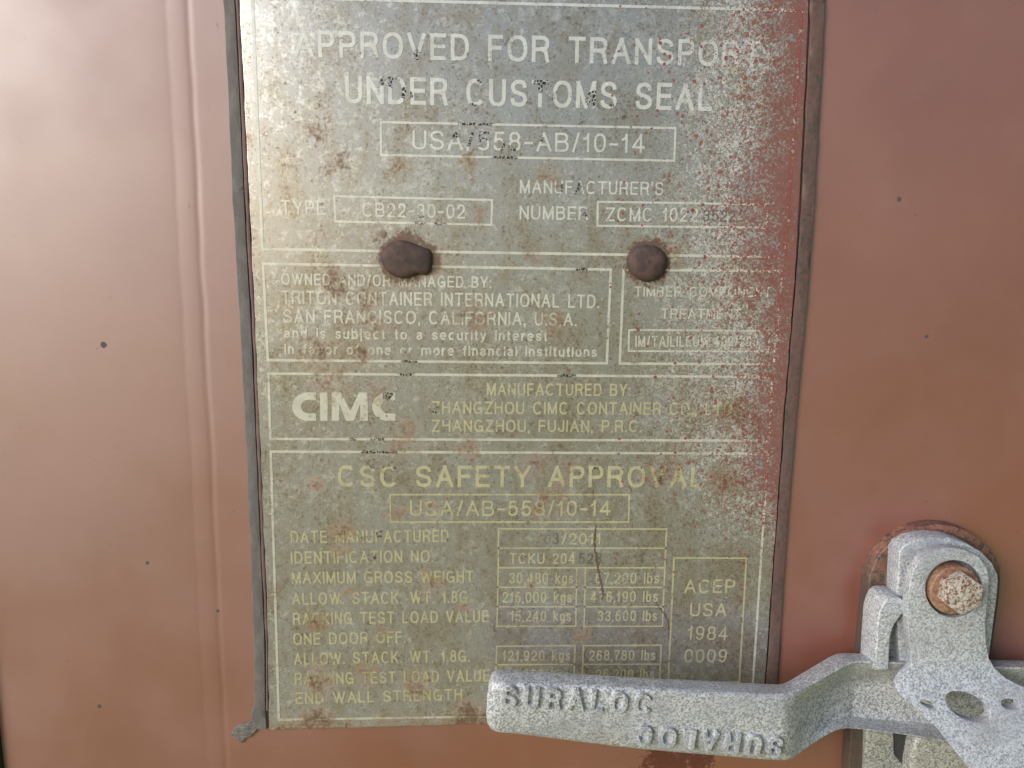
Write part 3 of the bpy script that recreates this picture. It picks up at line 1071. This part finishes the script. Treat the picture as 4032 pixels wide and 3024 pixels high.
sl = thing('sealant_strip', 'dark grey sealant strip along the left edge of the plate, ending in a curl', 'sealant', at(1014, 2865), 'sealant strips beside the plate')
bead([(872, -60), (882, 0), (899, 350), (925, 900), (950, 1300), (970, 1700), (987, 2120), (1001, 2500), (1005, 2745), (992, 2808), (1012, 2862)],
     [(925, -60), (930, 0), (948, 350), (973, 900), (995, 1300), (1012, 1700), (1030, 2120), (1046, 2500), (1049, 2745), (1052, 2808), (1054, 2864)],
     0.0019, M_SEAL_L, 'bead', '', '', parent=sl)
bead([(926, -60), (931, 0), (949, 350), (974, 900), (996, 1300), (1013, 1700), (1031, 2120), (1047, 2500), (1050, 2745), (1052, 2790)],
     [(942, -60), (945, 0), (963, 350), (989, 900), (1010, 1300), (1027, 1700), (1043, 2120), (1057, 2500), (1059, 2745), (1060, 2790)],
     0.0019, M_SEAL_LR, 'painted_lip', '', '', parent=sl)
tail = slab([(1000, 2836), (1022, 2858), (1012, 2872), (1003, 2884), (985, 2901), (969, 2908), (957, 2921), (944, 2927), (935, 2915), (930, 2904), (917, 2901), (909, 2893), (917, 2880), (922, 2868), (936, 2860), (950, 2853), (966, 2852), (982, 2843)], 0.0013, 0.0012, 0.0005, smooth_n=3)
bm = bmesh.new()
bm.from_mesh(tail)
bmesh.ops.triangulate(bm, faces=bm.faces)
bmesh.ops.subdivide_edges(bm, edges=bm.edges, cuts=2, use_grid_fill=True)
for v in bm.verts:
    if v.co.y < -0.0004:
        v.co.y -= 0.0007 * noise.noise(v.co * 260) + 0.0004 * noise.noise(v.co * 700)
bm.to_mesh(tail)
bm.free()
link('curled_tail', tail, M_SEAL_B, sl, angle=60)
bead([(3184, -60), (3184, 0), (3178, 45), (3183, 115), (3176, 250), (3163, 550), (3148, 850), (3134, 1050), (3105, 1400), (3078, 1750), (3047, 2170), (3012, 2690), (3003, 2825)],
     [(3246, -60), (3246, 0), (3243, 45), (3240, 115), (3233, 250), (3216, 550), (3200, 850), (3185, 1050), (3153, 1400), (3122, 1750), (3090, 2170), (3056, 2690), (3046, 2825)],
     0.0020, M_SEAL_R, 'sealant_strip', 'cracked sealant strip dusted with red paint along the right edge of the plate', 'sealant', 'sealant strips beside the plate')

# ------------------------------------------------------------------ handle retainer (hinged hasp on its bracket)
ret = thing('handle_retainer', 'galvanised hinged hasp bolted on a worn brown bracket, lying over the handle', 'hasp', at(3700, 2500))

base_px = [(3339, 3120), (3342, 3024), (3352, 2882), (3372, 2740), (3395, 2574), (3410, 2420), (3426, 2258), (3436, 2240), (3457, 2191), (3512, 2136), (3568, 2099), (3623, 2075), (3691, 2066), (3759, 2073), (3815, 2093),
           (3876, 2139), (3920, 2191), (3938, 2234), (3941, 2272), (3936, 2350), (3915, 2500), (3890, 2700), (3870, 3120)]
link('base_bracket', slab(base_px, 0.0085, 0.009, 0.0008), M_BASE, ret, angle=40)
# inner raised web of the bracket
web = [(3412, 3120), (3424, 2880), (3462, 2576), (3476, 2400), (3490, 2262), (3520, 2200), (3562, 2150), (3620, 2112), (3690, 2098), (3760, 2105), (3830, 2140), (3890, 2195), (3915, 2260), (3905, 2400), (3870, 2700), (3850, 3120)]
link('bracket_web', slab(web, 0.0100, 0.0035, 0.0010), M_WEB, ret, angle=40)
# galvanised yoke with round top
yoke = [(3531, 2420), (3532, 2345), (3538, 2230), (3541, 2175), (3556, 2152), (3593, 2131), (3630, 2121), (3667, 2116), (3741, 2119), (3802, 2138), (3864, 2172), (3907, 2216), (3930, 2262), (3932, 2290), (3928, 2346), (3913, 2457), (3896, 2590), (3880, 2700),
        (3560, 2700), (3540, 2560)]
link('yoke', slab(yoke, 0.0215, 0.011, 0.0009), M_GALV, ret, angle=40)
# lug at the left with its folded finger
lug = [(3490, 2640), (3497, 2470), (3510, 2420), (3600, 2400), (3600, 2640)]
link('stop_lug', slab(lug, 0.0165, 0.006, 0.001), M_GALV3, ret, angle=40)
fing = [(3445, 2640), (3448, 2577), (3457, 2444), (3462, 2418), (3469, 2395), (3480, 2374), (3494, 2360), (3512, 2355), (3540, 2355), (3560, 2362), (3577, 2386), (3566, 2402), (3545, 2430), (3522, 2462), (3508, 2500), (3503, 2577), (3500, 2640)]
link('stop_finger', slab(fing, 0.0265, 0.0155, 0.0009), M_GALV, ret, angle=40)
# lower leg of the bracket below the handle, slotted
leg1 = [(3404, 3130), (3412, 2860), (3414, 2838), (3519, 2838), (3521, 2870), (3523, 2972), (3561, 3016), (3566, 3130)]
link('bracket_leg', slab(leg1, 0.0120, 0.006, 0.0012), M_GALV3, ret, angle=40)
leg2 = [(3572, 3130), (3588, 3005), (3601, 2935), (3612, 2908), (3640, 2900), (3760, 2925), (3900, 3000), (3920, 3130)]
link('bracket_leg', slab(leg2, 0.0185, 0.012, 0.0022), M_GALV3, ret, angle=40)

slot = [(3515, 2840), (3615, 2840), (3612, 2910), (3590, 3005), (3570, 3045), (3518, 2990)]  # flat dark sheet standing in for the shade inside the slot
link('slot_shade', slab(slot, 0.0107, 0.002, 0.0003), M_DARK, ret, angle=40, label='flat black sheet painted as shade in the slot between the bracket legs')
# hinged front plate, bent outwards below the bend line
D0 = 0.0315
z_bend = at(3583, 2628, D0).z
SL = 0.62                         # outward run per metre of drop
TK = 0.0052


def on_plate(px, py):
    p = at(px, py, D0)
    if p.z >= z_bend:
        return p
    r = ray(px, py)
    # y = -(D0 + SL*(z_bend - z))
    t = (-D0 - SL * (z_bend - CAM.z) - CAM.y) / (r.y - SL * r.z)
    return CAM + r * t


fp = [(3590, 2600), (3583, 2537), (3576, 2460), (3574, 2395), (3577, 2350), (3583, 2308), (3596, 2247), (3623, 2204), (3667, 2173), (3728, 2157), (3796, 2164), (3852, 2191), (3886, 2234), (3895, 2284), (3890, 2360), (3880, 2444), (3882, 2524), (3894, 2592),
      (3914, 2630), (3963, 2673), (4032, 2707), (4120, 2745), (4200, 2800), (4200, 3200), (3980, 3200), (3815, 3024), (3740, 2930), (3692, 2868), (3642, 2827), (3590, 2775), (3545, 2736), (3535, 2722), (3536, 2706), (3550, 2679), (3584, 2629)]


def ell(cx, cy, a, b, tilt, n=36):
    t = R(tilt)
    return [(cx + a * math.cos(q) * math.cos(t) - b * math.sin(q) * math.sin(t), cy + a * math.cos(q) * math.sin(t) + b * math.sin(q) * math.cos(t))
            for q in [2 * PI * i / n for i in range(n)]]


holes = [ell(3812, 2784, 96, 50, 27), ell(3660, 2776, 39, 13, 26), ell(3980, 2774, 38, 21, 12), ell(3757, 2319, 113, 113, 0)]


def to2(loop):
    return [(p.x, p.z) for p in (on_plate(*q) for q in loop)]


me = curve_mesh(to2(fp), [to2(h) for h in holes], TK, 0.00035)
bm = bmesh.new()
bm.from_mesh(me)
for dz in (0.006, 0.003, 0.0, -0.003, -0.006):
    geom = bm.verts[:] + bm.edges[:] + bm.faces[:]
    bmesh.ops.bisect_plane(bm, geom=geom, plane_co=(0, 0, z_bend + dz), plane_no=(0, 0, 1), dist=1e-6)
for v in bm.verts:
    q = z_bend - v.co.z
    soft = 0.006                  # rounded bend
    if q <= -soft: out = 0
    elif q >= soft: out = SL * q
    else: out = SL * (q + soft) ** 2 / (4 * soft)
    v.co.y -= D0 + out
bm.to_mesh(me)
bm.free()
link('hasp_plate', me, M_GALV, ret, angle=22, label='galvanised hasp plate with an oval hole between two slots')


def disc(px, py, d, rad, thick, mat, name, bevel=0.0006, sides=40, rot=0.0, parent=ret, label=None):
    c = at(px, py, d)
    loop = [(c.x + rad * math.cos(rot + 2 * PI * i / sides), c.z + rad * math.sin(rot + 2 * PI * i / sides)) for i in range(sides)]
    me = curve_mesh(loop, [], thick, bevel)
    me.transform(Matrix.Translation((0, -d, 0)))
    return link(name, me, mat, parent, angle=35, label=label)


disc(3762, 2326, 0.0325, 0.0123, 0.0085, M_WASH, 'washer', 0.0008)
disc(3800, 2346, 0.0395, 0.0098, 0.0080, M_BOLT, 'hex_bolt', 0.0004, 6, R(26), label='hexagonal bolt head speckled with rust')

# ------------------------------------------------------------------ door handle
handle = thing('door_handle', 'grey galvanised lever handle with cast lettering reaching across the plate', 'handle', at(3000, 2850))
# stations: back-top, top outer edge, front-top edge, floor top, floor bottom, front-bottom edge, back-bottom   (px, py, depth in mm)
ST = [
    [(1922, 2690, 35), (1930, 2672, 38), (1924, 2700, 43), (1918, 2745, 44), (1914, 2815, 44), (1922, 2858, 42.5), (1932, 2845, 35)],
    [(1950, 2640, 32), (1958, 2636, 35), (1957, 2692, 45.5), (1950, 2745, 46), (1946, 2825, 46), (1952, 2882, 44.5), (1960, 2872, 33)],
    [(2060, 2639, 32), (2060, 2640, 35), (2060, 2694, 46), (2060, 2755, 46.5), (2060, 2835, 46.5), (2060, 2894, 45), (2060, 2884, 33)],
    [(2460, 2664, 32), (2460, 2666, 35), (2460, 2708, 46), (2460, 2775, 46.5), (2460, 2870, 46.5), (2460, 2944, 45), (2460, 2932, 33)],
    [(2800, 2680, 32), (2800, 2683, 35), (2800, 2724, 46), (2800, 2795, 46.5), (2800, 2895, 46.5), (2800, 2975, 45), (2800, 2962, 33)],
    [(3020, 2692, 31), (3020, 2695, 34), (3030, 2734, 45.5), (3030, 2800, 46), (3040, 2910, 46), (3040, 2994, 44.5), (3040, 2980, 33)],
    [(3085, 2690, 28), (3090, 2690, 31), (3115, 2726, 44), (3105, 2790, 44), (3115, 2900, 44), (3112, 2991, 43), (3112, 2975, 31)],
    [(3150, 2655, 23), (3155, 2653, 26), (3190, 2694, 39), (3175, 2765, 33), (3180, 2850, 34), (3172, 2952, 39), (3165, 2938, 26)],
    [(3225, 2610, 17), (3232, 2608, 20), (3280, 2646, 33), (3258, 2730, 21), (3262, 2832, 22), (3245, 2902, 33), (3240, 2890, 20)],
    [(3290, 2576, 12.5), (3298, 2575, 15.5), (3345, 2614, 28), (3325, 2690, 15), (3335, 2822, 16), (3310, 2873, 28), (3306, 2860, 16)],
    [(3370, 2572, 11.5), (3375, 2574, 14.5), (3395, 2606, 26), (3390, 2680, 12.5), (3390, 2822, 12.5), (3385, 2872, 26), (3380, 2860, 14)],
    [(3580, 2583, 11.5), (3582, 2586, 14.5), (3582, 2612, 25.5), (3570, 2680, 12.5), (3590, 2838, 12.5), (3601, 2900, 26), (3598, 2886, 14)],
    [(3700, 2588, 11.5), (3700, 2591, 14.5), (3700, 2617, 25.5), (3700, 2684, 12.5), (3700, 2850, 12.5), (3700, 2919, 26), (3700, 2905, 14)],
    [(3898, 2596, 11.5), (3898, 2600, 14.5), (3898, 2627, 25.5), (3898, 2695, 12.5), (3898, 2875, 12.5), (3898, 2950, 26), (3898, 2938, 14)],
    [(4200, 2602, 11.5), (4200, 2606, 14.5), (4200, 2634, 25.5), (4200, 2705, 12.5), (4200, 2895, 12.5), (4200, 2990, 26), (4200, 2978, 14)],
]
sts = [[at(x, y, d / 1000) for x, y, d in s_] for s_ in ST]
# smooth along the lever
cols_ = list(zip(*sts))
NP = len(cols_)
dense_ = [catmull([tuple(p) for p in c], 6) for c in cols_]
vs, fs = [], []
NS = len(dense_[0])
for j in range(NS):
    loop = [Vector(dense_[i][j]) for i in range(NP)]
    # round the section's corners a little: two points per corner
    m = len(loop)
    sec = []
    for i in range(m):
        p, a, b = loop[i], loop[i - 1], loop[(i + 1) % m]
        ra = min(0.0022 / max((a - p).length, 1e-6), 0.33)
        rb = min(0.0022 / max((b - p).length, 1e-6), 0.33)
        A, B = p.lerp(a, ra), p.lerp(b, rb)
        for t in (0, 0.33, 0.67, 1.0):
            sec.append(A.lerp(p, t).lerp(p.lerp(B, t), t))
    vs += sec
m = NP * 4
for j in range(NS - 1):
    for i in range(m):
        fs.append((j * m + i, j * m + (i + 1) % m, (j + 1) * m + (i + 1) % m, (j + 1) * m + i))
fs.append(tuple(range(m)))
fs.append(tuple(range((NS - 1) * m, NS * m)))
link('lever', fix(mesh(vs, fs)), M_GALV2, handle, angle=50)


def cast_text(txt, p0, p1, h_px, d, flip):
    a, b = at(*p0, d), at(*p1, d)
    t = at(p0[0], p0[1] - h_px * (-1 if flip else 1), d)
    height = abs((t - a).z)
    U = b - a
    width = U.length
    U.normalize()
    V = Vector((0, 0, -1 if flip else 1))
    V = (V - U * V.dot(U)).normalized()
    vs, fs = [], []
    rise = 0.0017
    for pts, hw, cap in layout(txt, width, height, 0.24, 0.26):
        rails = ribbon(pts, hw * 0.62, True)
        outer = ribbon(pts, hw * 1.05, True)
        if not rails:
            continue
        i0 = len(vs)
        for (l_, r_), (lo, ro) in zip(rails, outer):
            for q, dep in ((lo, -0.0006), (l_, rise), (r_, rise), (ro, -0.0006)):
                p = a + U * q.x + V * q.y
                p = p + Vector((0, -dep * (1 + 0.3 * noise.noise(p * 160)) - 0.00001 * (i0 % 7), 0))
                p = p + 0.00012 * Vector((noise.noise(p * 300), 0, noise.noise(p * 300 + Vector((3, 3, 3)))))
                vs.append(p)
        k = len(rails)
        for i in range(k - 1):
            for c in range(3):
                fs.append((i0 + 4 * i + c, i0 + 4 * i + c + 1, i0 + 4 * (i + 1) + c + 1, i0 + 4 * (i + 1) + c))
        fs.append((i0, i0 + 1, i0 + 2, i0 + 3))
        e = i0 + 4 * (k - 1)
        fs.append((e + 3, e + 2, e + 1, e))
    return link('cast_lettering', fix(mesh(vs, fs)), M_GALV2, handle, angle=60)


G['C'] = (.86, (arc(.5, .5, .5, .5, 38, 322, 24),))
cast_text("SURALOC", (1968, 2780), (2558, 2812), 86, 0.0465, False)
cast_text("SURALOC", (3088, 2898), (2506, 2846), 82, 0.0465, True)
